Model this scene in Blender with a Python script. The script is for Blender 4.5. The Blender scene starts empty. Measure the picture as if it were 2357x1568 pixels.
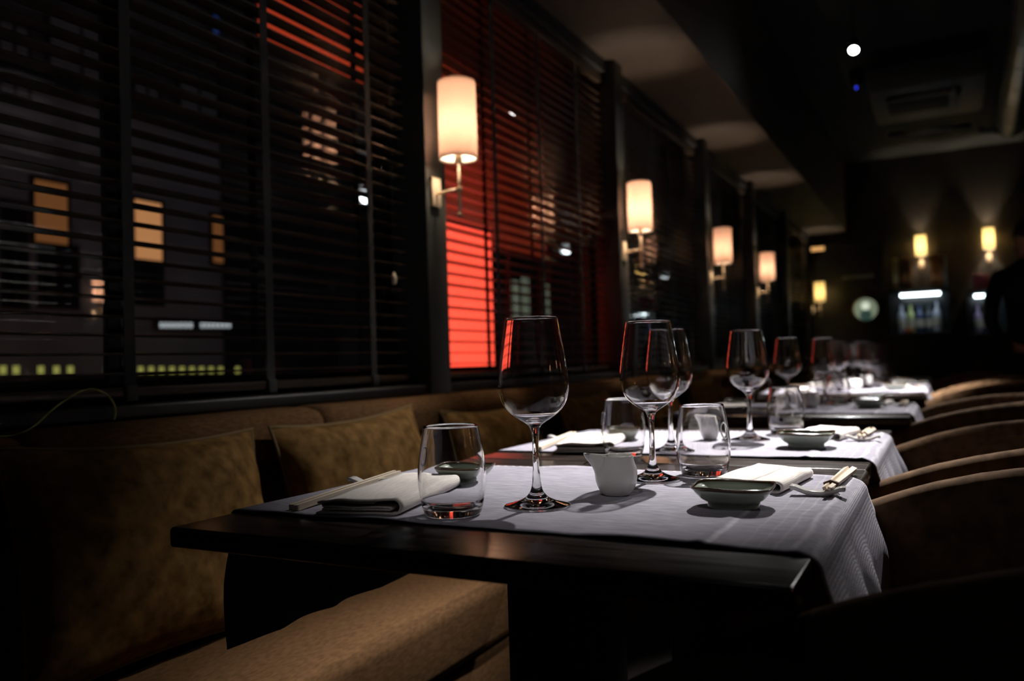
import bpy, bmesh, math, random
from mathutils import Vector, Matrix, noise
random.seed(7)
PI = math.pi
sc = bpy.context.scene
COL = sc.collection

# ------------------------------------------------------------------ camera
FPX, CX, CY = 1878.87, 1178.5, 784.0
YAW, PITCH, ROLL = 0.4861, 0.0285, -0.0307
TAB = 0.75                                   # table-top height
CAM = Vector((0.0, 0.0, TAB + 0.1672))
cf = Vector((-math.sin(YAW)*math.cos(PITCH), math.cos(YAW)*math.cos(PITCH), math.sin(PITCH)))
r0 = Vector((math.cos(YAW), math.sin(YAW), 0)); u0 = r0.cross(cf)
cr = r0*math.cos(ROLL) + u0*math.sin(ROLL); cu = u0*math.cos(ROLL) - r0*math.sin(ROLL)
cd = bpy.data.cameras.new('camera'); cam = bpy.data.objects.new('camera', cd); COL.objects.link(cam)
cam.matrix_world = Matrix(((cr.x, cu.x, -cf.x, CAM.x), (cr.y, cu.y, -cf.y, CAM.y), (cr.z, cu.z, -cf.z, CAM.z), (0, 0, 0, 1)))
cd.sensor_width = 36.0; cd.lens = 36.0*FPX/2357.0; cd.clip_start = 0.02; cd.clip_end = 200
cd.dof.use_dof = True; cd.dof.focus_distance = 1.0; cd.dof.aperture_fstop = 3.6
sc.camera = cam
def at(px, py, x=None, y=None, z=None):      # pixel -> point on a plane
    R = cf + cr*((px-CX)/FPX) - cu*((py-CY)/FPX)
    t = (x-CAM.x)/R.x if x is not None else (y-CAM.y)/R.y if y is not None else (z-CAM.z)/R.z
    return CAM + R*t

# ------------------------------------------------------------------ world, view
w = bpy.data.worlds.new('world'); sc.world = w; w.use_nodes = True
w.node_tree.nodes['Background'].inputs[0].default_value = (0.35, 0.42, 0.5, 1)
w.node_tree.nodes['Background'].inputs[1].default_value = 0.05
vs = sc.view_settings; vs.view_transform = 'Standard'; vs.look = 'None'; vs.gamma = 1; vs.use_curve_mapping = False
vs.exposure = 0.0
SPOT_W, SCONCE_W = 800.0, 14.0                # watts: table spots, sconce bulbs

# ------------------------------------------------------------------ materials
MATS = {}
def mat(name, col, rough=0.5, metal=0.0, emit=None, es=0.0, spec=0.5, sheen=0.0, coat=0.0, trans=0.0, ior=1.45, sheen_col=None):
    m = bpy.data.materials.new(name); m.use_nodes = True
    b = m.node_tree.nodes['Principled BSDF']; i = b.inputs
    i['Base Color'].default_value = (*col, 1); i['Roughness'].default_value = rough; i['Metallic'].default_value = metal
    i['Specular IOR Level'].default_value = spec; i['Coat Weight'].default_value = coat; i['Coat Roughness'].default_value = 0.15
    i['Transmission Weight'].default_value = trans; i['IOR'].default_value = ior
    if sheen: i['Sheen Weight'].default_value = sheen; i['Sheen Roughness'].default_value = 0.35; i['Sheen Tint'].default_value = (*(sheen_col or col), 1)
    if emit: i['Emission Color'].default_value = (*emit, 1); i['Emission Strength'].default_value = es
    MATS[name] = m
    return m
def tex(m, c1, c2, scale=(1, 1, 1), nscale=8, detail=6, bump=0.0, bdist=0.01, kind='NOISE', lo=0.35, hi=0.65, rrange=None):
    nt = m.node_tree; N = nt.nodes; L = nt.links; b = N['Principled BSDF']
    tc = N.new('ShaderNodeTexCoord'); mp = N.new('ShaderNodeMapping'); mp.inputs['Scale'].default_value = scale
    L.new(tc.outputs['Object'], mp.inputs['Vector'])
    if kind == 'NOISE':
        n = N.new('ShaderNodeTexNoise'); n.inputs['Scale'].default_value = nscale; n.inputs['Detail'].default_value = detail; out = n.outputs['Fac']
    else:
        n = N.new('ShaderNodeTexWave'); n.inputs['Scale'].default_value = nscale; n.inputs['Distortion'].default_value = 3.5
        n.inputs['Detail'].default_value = 3; n.inputs['Detail Scale'].default_value = 1.5; out = n.outputs['Fac']
    L.new(mp.outputs[0], n.inputs['Vector'])
    r = N.new('ShaderNodeValToRGB'); r.color_ramp.elements[0].position = lo; r.color_ramp.elements[1].position = hi
    r.color_ramp.elements[0].color = (*c1, 1); r.color_ramp.elements[1].color = (*c2, 1)
    L.new(out, r.inputs[0]); L.new(r.outputs[0], b.inputs['Base Color'])
    if rrange:
        mr = N.new('ShaderNodeMapRange'); mr.inputs['To Min'].default_value = rrange[0]; mr.inputs['To Max'].default_value = rrange[1]
        L.new(out, mr.inputs['Value']); L.new(mr.outputs[0], b.inputs['Roughness'])
    if bump:
        bp = N.new('ShaderNodeBump'); bp.inputs['Strength'].default_value = bump; bp.inputs['Distance'].default_value = bdist
        L.new(out, bp.inputs['Height']); L.new(bp.outputs[0], b.inputs['Normal'])
    return m
def weave(m, sx, sy, strength=0.5, dist=0.0006):
    """fine linen weave: two crossed wave bands added to the colour's bump"""
    nt = m.node_tree; N = nt.nodes; L = nt.links; b = N['Principled BSDF']
    tc = N.new('ShaderNodeTexCoord'); outs = []
    for ax, s in (('X', sx), ('Y', sy)):
        wv = N.new('ShaderNodeTexWave'); wv.bands_direction = ax; wv.inputs['Scale'].default_value = s
        wv.inputs['Distortion'].default_value = 1.5; wv.inputs['Detail'].default_value = 2; L.new(tc.outputs['Object'], wv.inputs['Vector']); outs.append(wv.outputs['Fac'])
    ad = N.new('ShaderNodeMath'); ad.operation = 'ADD'; L.new(outs[0], ad.inputs[0]); L.new(outs[1], ad.inputs[1])
    bp = N.new('ShaderNodeBump'); bp.inputs['Strength'].default_value = strength; bp.inputs['Distance'].default_value = dist
    L.new(ad.outputs[0], bp.inputs['Height'])
    old = b.inputs['Normal'].links
    if old: L.new(old[0].from_socket, bp.inputs['Normal'])
    L.new(bp.outputs[0], b.inputs['Normal'])

table_wood = tex(mat('dark stained oak', (.02, .015, .012), .3, spec=.5), (.008, .006, .005), (.045, .032, .026), (1.2, 14, 14), 6, 8, .10, .0005, rrange=(.13, .28))
slat_wood = tex(mat('blind slat wood', (.03, .02, .015), .35), (.035, .022, .015), (.065, .043, .029), (20, 1, 20), 5, 4)
tape_cloth = mat('blind tape cloth', (.05, .055, .055), .9)
frame_paint = mat('window frame black', (.012, .012, .012), .45)
pillar_paint = tex(mat('pillar dark grey paint', (.03, .032, .03), .4), (.025, .027, .025), (.035, .037, .035), nscale=12, bump=.05)
wall_dark = tex(mat('dark wall plaster', (.012, .012, .013), .6), (.010, .010, .011), (.016, .016, .017), nscale=9, bump=.1)
wall_panel = tex(mat('dark brown wall panelling', (.02, .015, .011), .5), (.012, .009, .007), (.022, .016, .012), (8, 8, 1), 4)
soffit_paint = tex(mat('soffit brown paint', (.05, .034, .024), .6), (.042, .03, .02), (.058, .04, .028), nscale=5)
ceil_paint = mat('black ceiling paint', (.008, .008, .008), .8)
floor_wood = tex(mat('dark floor boards', (.03, .022, .018), .35), (.02, .015, .012), (.045, .032, .025), (10, 1, 1), 3, 5)
sofa_cloth = tex(mat('brown banquette velvet', (.12, .065, .03), .9, spec=.06), (.09, .047, .020), (.14, .074, .033), (3, 1, 3), 60, 6, .2, .001)
pillow_cloth = tex(mat('olive gold crushed velvet', (.2, .12, .04), .8, spec=.08), (.075, .038, .010), (.24, .135, .043), (1, 1, 1), 34, 8, .35, .003, lo=.3, hi=.72)
piping_cloth = mat('olive piping', (.16, .105, .04), .8)
chair_cloth = tex(mat('brown chair velvet', (.11, .06, .03), .85, spec=.08), (.075, .043, .022), (.16, .095, .052), (1, 1, 1), 45, 7, .25, .002)
runner_cloth = tex(mat('grey lilac linen', (.3, .28, .32), .9, spec=.2), (.25, .24, .285), (.385, .37, .43), (1, 9, 9), 45, 6, .35, .0006)
weave(runner_cloth, 220, 220, .5, .0004)
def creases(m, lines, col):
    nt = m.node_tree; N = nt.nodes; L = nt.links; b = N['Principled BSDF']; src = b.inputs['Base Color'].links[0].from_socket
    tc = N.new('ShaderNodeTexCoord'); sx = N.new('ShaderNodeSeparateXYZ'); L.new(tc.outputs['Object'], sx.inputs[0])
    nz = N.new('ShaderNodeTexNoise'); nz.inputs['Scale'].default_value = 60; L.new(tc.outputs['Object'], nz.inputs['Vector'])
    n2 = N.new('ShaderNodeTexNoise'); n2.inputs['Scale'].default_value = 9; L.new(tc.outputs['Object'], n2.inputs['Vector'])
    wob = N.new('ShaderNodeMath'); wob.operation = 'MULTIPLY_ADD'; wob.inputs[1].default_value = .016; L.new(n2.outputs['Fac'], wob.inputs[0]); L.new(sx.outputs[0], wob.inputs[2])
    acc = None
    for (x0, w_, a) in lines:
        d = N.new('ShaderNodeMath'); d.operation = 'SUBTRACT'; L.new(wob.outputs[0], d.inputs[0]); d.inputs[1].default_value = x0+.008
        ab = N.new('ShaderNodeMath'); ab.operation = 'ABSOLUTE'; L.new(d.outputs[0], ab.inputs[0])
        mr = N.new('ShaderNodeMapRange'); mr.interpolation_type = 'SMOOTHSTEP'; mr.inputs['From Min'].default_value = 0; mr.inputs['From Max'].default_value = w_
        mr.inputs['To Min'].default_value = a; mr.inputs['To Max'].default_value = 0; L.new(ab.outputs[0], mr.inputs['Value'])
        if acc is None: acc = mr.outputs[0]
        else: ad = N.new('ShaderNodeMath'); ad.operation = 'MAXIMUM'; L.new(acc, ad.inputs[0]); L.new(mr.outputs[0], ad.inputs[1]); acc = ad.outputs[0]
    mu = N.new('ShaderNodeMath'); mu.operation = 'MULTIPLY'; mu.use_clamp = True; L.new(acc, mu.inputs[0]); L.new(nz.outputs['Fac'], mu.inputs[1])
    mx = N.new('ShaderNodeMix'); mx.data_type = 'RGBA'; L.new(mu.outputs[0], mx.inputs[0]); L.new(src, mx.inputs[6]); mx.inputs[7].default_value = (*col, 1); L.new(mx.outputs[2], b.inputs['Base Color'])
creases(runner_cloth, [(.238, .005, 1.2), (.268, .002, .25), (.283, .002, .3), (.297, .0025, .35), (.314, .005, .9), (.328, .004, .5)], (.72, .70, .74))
stitch_m = mat('pale stitching thread', (.6, .58, .6), .8)
napkin_cloth = tex(mat('ecru linen napkin', (.62, .57, .52), .85, spec=.2), (.70, .65, .60), (.84, .79, .74), (9, 1, 9), 40, 5, .2, .0006)
weave(napkin_cloth, 260, 260, .35, .0003)
chop_wood = tex(mat('pale chopstick wood', (.72, .6, .46), .55), (.66, .54, .40), (.8, .69, .55), (30, 1, 30), 8, 4)
band_m = mat('brown paper band', (.10, .05, .025), .7)
ceramic = mat('white glazed ceramic', (.75, .73, .70), .12, coat=.3)
celadon = tex(mat('celadon glaze', (.2, .26, .2), .18, coat=.3), (.27, .32, .25), (.37, .42, .34), nscale=20)
rim_glaze = tex(mat('dark iron glaze rim', (.05, .03, .02), .2, coat=.3), (.03, .02, .013), (.09, .055, .03), nscale=30)
glass = mat('clear glass', (1, 1, 1), 0.0, trans=1.0, ior=1.47)
etched = mat('etched glass mark', (.75, .78, .8), .6)
brass = mat('satin brass', (.78, .62, .42), .42, metal=.45)
black_metal = mat('black metal', (.02, .02, .02), .4, metal=.6)
grey_metal = mat('galvanised metal', (.35, .36, .37), .35, metal=.9)
cassette_paint = mat('grey cassette paint', (.07, .068, .06), .5)
cord_m = mat('green yellow cable sheath', (.5, .56, .15), .4)
clothes = mat('black clothing', (.006, .006, .007), .9)
skin_m = mat('skin', (.42, .24, .17), .6)
hair_m = mat('black hair', (.01, .008, .007), .5)
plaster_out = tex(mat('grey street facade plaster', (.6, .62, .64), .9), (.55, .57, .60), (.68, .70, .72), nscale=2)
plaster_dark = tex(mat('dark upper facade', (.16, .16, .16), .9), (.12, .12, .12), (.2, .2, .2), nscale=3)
stone_out = mat('dark facade trim', (.05, .05, .052), .8)
dark_pane = mat('dark street window', (.012, .012, .014), .15)
curtain_m = mat('pale curtain', (.5, .5, .5), .9)
asphalt = tex(mat('asphalt', (.05, .05, .05), .9), (.04, .04, .04), (.07, .07, .07), nscale=20)
def emi(name, col, s): return mat(name, (.02, .02, .02), .6, emit=col, es=s)
refl_orange = emi('lit orange room', (1, .36, .11), .17)
refl_amber = emi('lit amber room', (1, .42, .16), .6)
lit_white = emi('white sign light', (.9, .95, 1), .7)
lit_yellow = emi('yellow street light', (.9, .85, .2), .4)
lit_green = emi('pale green lit window', (.75, .85, .6), .3)
lit_blue = emi('blue sign', (.1, .2, .9), .12)
red_glow = emi('red lantern glow', (1, .075, .04), 3.2)
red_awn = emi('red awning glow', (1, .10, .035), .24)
red_sign = emi('red fascia glow', (1, .09, .03), .55)
led_white = emi('cold white led', (.8, .95, 1), 9)
disc_glow = mat('green opal disc', (.3, .4, .3), .3)
spot_disc = emi('spot lens', (1, .97, .93), 40)
bulb_white = emi('outdoor lamp lens', (.9, .96, 1), 12)
blue_led = emi('blue indicator', (.03, .05, 1), 2)
bulb_warm = emi('warm bulb', (1, .72, .42), 12)

def thin_pane(name, tint):
    m = bpy.data.materials.new(name); m.use_nodes = True; nt = m.node_tree; N = nt.nodes; L = nt.links; N.clear()
    o = N.new('ShaderNodeOutputMaterial'); t = N.new('ShaderNodeBsdfTransparent'); t.inputs[0].default_value = (*tint, 1)
    g = N.new('ShaderNodeBsdfGlossy'); g.inputs['Roughness'].default_value = 0.0
    fr = N.new('ShaderNodeFresnel'); fr.inputs[0].default_value = 1.52; mx = N.new('ShaderNodeMixShader')
    ma = N.new('ShaderNodeMath'); ma.operation = 'MULTIPLY'; ma.inputs[1].default_value = 3.2; ma.use_clamp = True
    ge = N.new('ShaderNodeNewGeometry'); mi = N.new('ShaderNodeMix'); mi.inputs[2].default_value = 1.52; mi.inputs[3].default_value = 1/1.52
    L.new(ge.outputs['Backfacing'], mi.inputs[0]); L.new(mi.outputs[0], fr.inputs[0])     # same reflectance on both faces of the pane
    L.new(fr.outputs[0], ma.inputs[0]); L.new(ma.outputs[0], mx.inputs[0]); L.new(t.outputs[0], mx.inputs[1]); L.new(g.outputs[0], mx.inputs[2]); L.new(mx.outputs[0], o.inputs[0])
    return m
pane_glass = thin_pane('window glass', (.93, .95, .95))
def shade_mat(name, col):
    m = bpy.data.materials.new(name); m.use_nodes = True; nt = m.node_tree; N = nt.nodes; L = nt.links; N.clear()
    o = N.new('ShaderNodeOutputMaterial'); t = N.new('ShaderNodeBsdfTranslucent'); t.inputs[0].default_value = (*col, 1)
    d = N.new('ShaderNodeBsdfDiffuse'); d.inputs[0].default_value = (.8, .72, .62, 1); mx = N.new('ShaderNodeMixShader'); mx.inputs[0].default_value = .45
    tc = N.new('ShaderNodeTexCoord'); n = N.new('ShaderNodeTexNoise'); n.inputs['Scale'].default_value = 300
    b = N.new('ShaderNodeBump'); b.inputs['Strength'].default_value = .2; b.inputs['Distance'].default_value = .0005
    L.new(tc.outputs['Object'], n.inputs['Vector']); L.new(n.outputs['Fac'], b.inputs['Height']); L.new(b.outputs[0], d.inputs['Normal'])
    L.new(t.outputs[0], mx.inputs[1]); L.new(d.outputs[0], mx.inputs[2]); L.new(mx.outputs[0], o.inputs[0])
    return m
shade_warm = shade_mat('warm fabric shade', (.93, .76, .68))
shade_cool = shade_mat('yellow fabric shade', (.9, .82, .56))

# ------------------------------------------------------------------ helpers
def link(name, me, m=None, parent=None, loc=None, rz=0.0, smooth=False):
    if m is not None and len(me.materials) == 0: me.materials.append(m)
    if smooth:
        for p in me.polygons: p.use_smooth = True
    o = bpy.data.objects.new(name, me); COL.objects.link(o)
    if parent: o.parent = parent
    if loc is not None: o.location = loc
    if rz: o.rotation_euler.z = rz
    return o
def pyd(name, vs_, fs, m=None, parent=None, loc=None, rz=0.0, smooth=True):
    me = bpy.data.meshes.new(name); me.from_pydata([tuple(v) for v in vs_], [], fs); me.update()
    return link(name, me, m, parent, loc, rz, smooth)
def box_mesh(name, lo, hi, bevel=0.0, seg=2):
    bm = bmesh.new(); bmesh.ops.create_cube(bm, size=1)
    c = [(a+b)/2 for a, b in zip(lo, hi)]; s = [abs(b-a) for a, b in zip(lo, hi)]
    for v in bm.verts: v.co = Vector((v.co.x*s[0]+c[0], v.co.y*s[1]+c[1], v.co.z*s[2]+c[2]))
    if bevel: bmesh.ops.bevel(bm, geom=bm.edges[:], offset=min(bevel, min(s)*.45), segments=seg, affect='EDGES', profile=.5)
    me = bpy.data.meshes.new(name); bm.to_mesh(me); bm.free(); return me
def box(name, lo, hi, m, parent=None, bevel=0.0, loc=None, rz=0.0, seg=2):
    me = box_mesh(name, lo, hi, bevel, seg); o = link(name, me, m, parent, loc, rz)
    if bevel:
        for p in me.polygons: p.use_smooth = True
        me.set_sharp_from_angle(angle=math.radians(45))
    return o
def lathe(prof, seg=48, close_first=False, close_last=False):
    v, f = [], []
    n = len(prof)
    for (r, z) in prof:
        for k in range(seg): a = 2*PI*k/seg; v.append((r*math.cos(a), r*math.sin(a), z))
    for i in range(n-1):
        for k in range(seg):
            k2 = (k+1) % seg; f.append((i*seg+k, i*seg+k2, (i+1)*seg+k2, (i+1)*seg+k))
    if close_first: f.append(tuple(range(seg-1, -1, -1)))
    if close_last: f.append(tuple((n-1)*seg+k for k in range(seg)))
    return v, f
def tube_vf(pts, r, seg=10, closed=False):
    pts = [Vector(p) for p in pts]; v, f = [], []; n = len(pts); up = Vector((0, 0, 1)); rr = r if isinstance(r, (list, tuple)) else [r]*n
    prev = None
    for i, p in enumerate(pts):
        a = pts[(i-1) % n] if (closed or i > 0) else p; b = pts[(i+1) % n] if (closed or i < n-1) else p
        t = (b-a).normalized()
        if prev is None:
            s = t.cross(up); s = s if s.length > 1e-3 else t.cross(Vector((1, 0, 0)))
        else: s = prev - t*prev.dot(t)
        s.normalize(); prev = s; q = t.cross(s)
        for k in range(seg): an = 2*PI*k/seg; v.append(p + (s*math.cos(an)+q*math.sin(an))*rr[i])
    for i in range(n if closed else n-1):
        j = (i+1) % n
        for k in range(seg): k2 = (k+1) % seg; f.append((i*seg+k, i*seg+k2, j*seg+k2, j*seg+k))
    if not closed: f.append(tuple(range(seg-1, -1, -1))); f.append(tuple((n-1)*seg+k for k in range(seg)))
    return v, f
def tube(name, pts, r, m, parent=None, seg=10, closed=False, loc=None):
    v, f = tube_vf(pts, r, seg, closed); return pyd(name, v, f, m, parent, loc)
def tag(o, label, cat, group=None):
    o['label'] = label; o['category'] = cat
    if group: o['group'] = group
    return o
def thing(name, label, cat, loc=(0, 0, 0), rz=0.0, group=None):
    o = bpy.data.objects.new(name, None); COL.objects.link(o); o.empty_display_size = .05
    o.location = loc; o.rotation_euler.z = rz
    return tag(o, label, cat, group)
def struct(o): o['kind'] = 'structure'; return o
def dup(root, loc, rz, label, group=None):
    r = root.copy(); COL.objects.link(r); r.location = loc; r.rotation_euler.z = rz; r['label'] = label
    if group: r['group'] = group
    for ch in root.children:
        c = ch.copy(); COL.objects.link(c); c.parent = r
        for g in ch.children:
            d = g.copy(); COL.objects.link(d); d.parent = c
    return r
def sm(a, b, x): t = max(0, min(1, (x-a)/(b-a))); return t*t*(3-2*t)

# ------------------------------------------------------------------ room shell
YB = 10.55                                   # back wall
WALLX, GLASSX, BLINDX, PILX = -1.60, -1.533, -1.45, -1.36
SILL, HEAD, SOFF = .862, 2.32, 2.38
struct(box('floor', (-1.6, -1.2, -.05), (3.6, YB, 0), floor_wood))
struct(box('ceiling', (-1.6, -1.2, 3.2), (3.6, YB+.1, 3.3), ceil_paint))
struct(box('wall_right', (3.5, -1.2, 0), (3.6, YB, 3.2), wall_dark))
struct(box('wall_front', (-1.6, -1.3, 0), (3.6, -1.2, 3.2), wall_dark))
struct(box('wall_back', (-1.7, YB, 0), (3.6, YB+.1, 3.2), wall_panel))
wl = box('wall_left', (-1.64, -1.2, 0), (-1.44, YB, SILL-.03), wall_dark); struct(wl)
struct(box('wall_left_header', (-1.64, -1.2, HEAD), (-1.40, YB, 3.2), wall_dark))
struct(box('soffit', (-1.40, -1.2, SOFF), (-.975, YB, 3.2), soffit_paint))
struct(box('window_sill', (-1.66, -1.2, SILL-.03), (-1.375, YB, SILL), frame_paint, bevel=.006))
LY = [2.094, 3.764, 5.436, 6.98, 8.6, 10.23]  # sconce / pillar positions along the wall
for k, y in enumerate(LY[:5]):
    struct(box('trim_%d' % (k+1), (-1.575, y-.045, 0), (PILX, y+.068, SOFF), pillar_paint, bevel=.004))
spans = [(-1.2, LY[0]-.045)] + [(LY[k]+.068, LY[k+1]-.045) for k in range(4)] + [(LY[4]+.068, YB)]
for k, (a, b) in enumerate(spans):
    e = bpy.data.objects.new('window_%d' % (k+1), None); COL.objects.link(e); e.location = (GLASSX, (a+b)/2, SILL); struct(e)
    L = (b-a)/2; H = HEAD-SILL
    box('window_frame', (-.03, -L, 0), (.03, -L+.03, H), frame_paint, e, .004); box('window_frame', (-.03, L-.03, 0), (.03, L, H), frame_paint, e, .004)
    box('window_frame', (-.03, -L+.03, 0), (.03, L-.03, .05), frame_paint, e, .004); box('window_frame', (-.03, -L+.03, H-.06), (.03, L-.03, H), frame_paint, e, .004)
    box('pane', (-.003, -L+.03, .05), (.003, L-.03, H-.06), pane_glass, e)
    if k == 0:
        ym = at(272, 600, x=GLASSX).y - (a+b)/2
        box('mullion', (-.028, ym-.02, .05), (.028, ym+.016, H-.06), frame_paint, e, .004)

# ------------------------------------------------------------------ venetian blinds
PITCH_S, SW = .038, .046
def blind(k, a, b, label, tapes):
    t = thing('venetian_blind', label, 'blind', (BLINDX, (a+b)/2, SILL), 0, 'wooden blinds in the window row')
    L = (b-a)/2-.012; H = HEAD-SILL
    box('head_rail', (-.03, -L, H-.05), (.03, L, H-.002), slat_wood, t, .004)
    box('bottom_rail', (-.025, -L, .012), (.025, L, .032), slat_wood, t, .005)
    n = int((H-.05-.045)/PITCH_S)
    v = []; nx = 4
    for yy in (-L, L):
        for s in (0, 1):
            for q in range(nx+1):
                u = q/nx*2-1; v.append((u*SW/2, yy, (1-u*u)*.0022 + (.0024 if s else 0)))
    A = nx+1; f = []
    for q in range(nx):
        f.append((q, q+1, 2*A+q+1, 2*A+q)); f.append((A+q+1, A+q, 3*A+q, 3*A+q+1))
        f.append((q+1, q, A+q, A+q+1)); f.append((2*A+q, 2*A+q+1, 3*A+q+1, 3*A+q))
    f.append((0, 2*A, 3*A, A)); f.append((2*A+nx, nx, A+nx, 3*A+nx))
    me = bpy.data.meshes.new('slat'); me.from_pydata(v, [], f); me.materials.append(slat_wood)
    for i in range(n):
        s = link('slat', me, None, t, (0, 0, .058+i*PITCH_S)); s.rotation_euler = (random.uniform(-.002, .002), random.uniform(-.03, .03), 0)
    for y in tapes:
        for sx in (1, -1):
            box('ladder_tape', (sx*(SW/2+.001)-.0006, y-(a+b)/2-.0125, .02), (sx*(SW/2+.001)+.0006, y-(a+b)/2+.0125, H-.03), tape_cloth, t)
        c = [(.026, -.013), (.034, -.004), (.034, .012), (.026, .022)]
        box('tape_clip', (.020, y-(a+b)/2-.014, .004), (.031, y-(a+b)/2+.014, .036), tape_cloth, t, .003)
    return t
bl_labels = ['wooden venetian blind in the nearest wide window, left of the first sconce', 'wooden venetian blind glowing red between first and second sconces',
             'wooden venetian blind between the second and third sconces', 'wooden venetian blind between the third and fourth sconces',
             'narrow dark venetian blind just past the fourth sconce', 'dark venetian blind at the far end beside the back wall']
for k, (a, b) in enumerate(spans):
    if k == 0: tp = [at(px, 600, x=-1.426).y for px in (295, 618, 855)]; tp = [tp[0]-.78, tp[0]-.39] + tp
    elif k == 1: tp = [at(px, 600, x=-1.426).y for px in (1146, 1250, 1338)]
    else: n = 4; tp = [a+.22+(b-a-.44)*i/(n-1) for i in range(n)]
    t = blind(k, a, b, bl_labels[k], tp)
    if k == 0:
        p = at(905, 600, x=-1.418).y-(a+b)/2; z = at(900, 640, x=-1.418).z-SILL
        c = tube('pull_cord', [(.034, p, HEAD-SILL-.04), (.034, p, z)], .0012, tape_cloth, t, 6)
        v, f = lathe([(.002, .018), (.006, .006), (.0075, -.012), (.005, -.018)], 12, True, True); pyd('tassel', [(x+.034, y+p, q+z) for x, y, q in v], f, chop_wood, t)

# ------------------------------------------------------------------ outside the windows
struct(box('street_ground', (-14, -6, -.35), (-1.7, 40, -.3), asphalt))
FX = -9.0
bd = thing('street_building', 'grey building across the street seen through the blinds, with dark and lit windows', 'building', (FX, 8, -.3))
def fac(x0, y0, x1, y1):                    # photo rectangle -> local rectangle on the facade
    a = at((x0+x1)/2, y0, x=FX); b = at((x0+x1)/2, y1, x=FX); l = at(x0, (y0+y1)/2, x=FX); r = at(x1, (y0+y1)/2, x=FX)
    return l.y-8, r.y-8, b.z+.3, a.z+.3
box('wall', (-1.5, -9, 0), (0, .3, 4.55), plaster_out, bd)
box('wall', (-1.5, .3, 0), (.05, 9.0, 9.5), stone_out, bd)
box('wall', (-1.5, 9.0, 0), (0, 26, 9.5), stone_out, bd)
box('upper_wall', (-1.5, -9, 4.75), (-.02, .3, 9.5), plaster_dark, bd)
box('cornice', (-.3, -9, 4.55), (.12, .35, 4.75), stone_out, bd, .02)
box('plinth', (-.2, -9, 0), (.06, .3, 1.1), stone_out, bd, .01)
def fwin(r, m, fr=True, d=.02):
    y0, y1, z0, z1 = r
    o = box('window', (0.0, y0-.05, z0-.05), (d, y1+.05, z1+.05), stone_out, bd)
    box('pane', (d-.005, y0, z0), (d+.006, y1, z1), m, o)
    if fr: box('glazing_bar', (d, (y0+y1)/2-.015, z0), (d+.02, (y0+y1)/2+.015, z1), stone_out, o)
for r, m in (((78, 420, 152, 560), refl_orange), ((309, 465, 369, 598), refl_amber), ((488, 500, 522, 606), refl_orange), ((536, 502, 550, 590), refl_orange)):
    fwin(fac(*r), m, False)  # glowing orange panes stand in for lamp reflections in the glass
for r in ((95, 570, 172, 700), (309, 605, 369, 695), (10, 470, 55, 700)): fwin(fac(*r), dark_pane)
for r in ((115, 60, 250, 215), (310, 180, 360, 250), (415, 180, 495, 290), (0, 60, 60, 215)): fwin(fac(*r), curtain_m)
for r in ((1165, 645, 1192, 735), (1200, 640, 1216, 735), (1245, 655, 1262, 735)): fwin(fac(*r), lit_green)
fwin(fac(490, 55, 575, 95), lit_blue, False)
sg = thing('lit_street_sign', 'two rows of small white lit letters on the street building', 'sign', (FX+.06, 8, -.3))
box('backing', (-.03, *[fac(350, 735, 530, 760)[i] for i in (0, 2)]), (0, *[fac(350, 735, 530, 760)[i] for i in (1, 3)]), stone_out, sg)
for (x0, x1) in ((358, 436), (452, 524)):
    for i in range(7):
        a = x0+(x1-x0)*i/7; r = fac(a+3, 744, a+(x1-x0)/7-3, 755); box('letter', (0, r[0], r[2]), (.02, r[1], r[3]), lit_white, sg)
ls = thing('street_light_row', 'row of small yellow lights low across the street', 'lights', (FX+.9, 8, -.3))
box('rail', (-.06, -4, 1.18), (0, .6, 1.24), stone_out, ls)
for i, x in enumerate((5, 35, 92, 128, 160, 245, 322, 346, 370, 394, 417, 440, 462, 484, 506, 545)):
    p = at(x, 852, x=FX+.9); box('lamp_cell', (0, p.y-8-.024, p.z+.3-.04), (.03, p.y-8+.024, p.z+.3+.04), lit_yellow, ls)
for y in (-3.9, .5): box('post', (-.06, y-.03, 0), (0, y+.03, 1.18), stone_out, ls)
# red lantern standing on the outer ledge of the second window
p0 = at(1020, 848, x=-1.78); p1 = at(1142, 848, x=-1.78)
struct(box('outer_ledge', (-2.1, -1.2, -.3), (-1.69, YB, p0.z-.02), stone_out))
rl = thing('red_lantern', 'tall red glowing lantern outside, behind the blind of the second window', 'lantern', (-1.88, (p0.y+p1.y)/2, p0.z-.02))
hw = (p1.y-p0.y)/2
box('base', (-.1, -hw-.01, 0), (.1, hw+.01, .02), stone_out, rl, .004)
box('glowing_panel', (-.095, -hw, .02), (.095, hw, .62), red_glow, rl, .004)
box('cap', (-.1, -hw-.01, .62), (.1, hw+.01, .645), stone_out, rl, .004)
a = at(610, 120, x=-1.95); b = at(1085, 120, x=-1.95); zb = at(860, 195, x=-1.95).z
t = thing('red_fascia_sign', 'red lit fascia board outside, seen through the top of the nearest blind', 'sign', (-1.95, (a.y+b.y)/2, zb))
box('lit_board', (-.03, -(b.y-a.y)/2, 0), (.02, (b.y-a.y)/2, .5), red_sign, t, .004); box('frame', (-.06, -(b.y-a.y)/2-.02, .5), (.04, (b.y-a.y)/2+.02, .53), stone_out, t, .004)
for s_ in (-1, 1): box('bracket', (.02, s_*(b.y-a.y)/2-.01, .5), (1.95-1.64, s_*(b.y-a.y)/2+.01, .53), stone_out, t)
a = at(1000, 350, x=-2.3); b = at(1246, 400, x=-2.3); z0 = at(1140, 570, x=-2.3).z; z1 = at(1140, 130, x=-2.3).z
t = thing('red_awning', 'red lit awning panel outside, seen right of the first sconce', 'awning', (-2.3, (a.y+b.y)/2, z0)); hw = (b.y-a.y)/2
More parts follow.
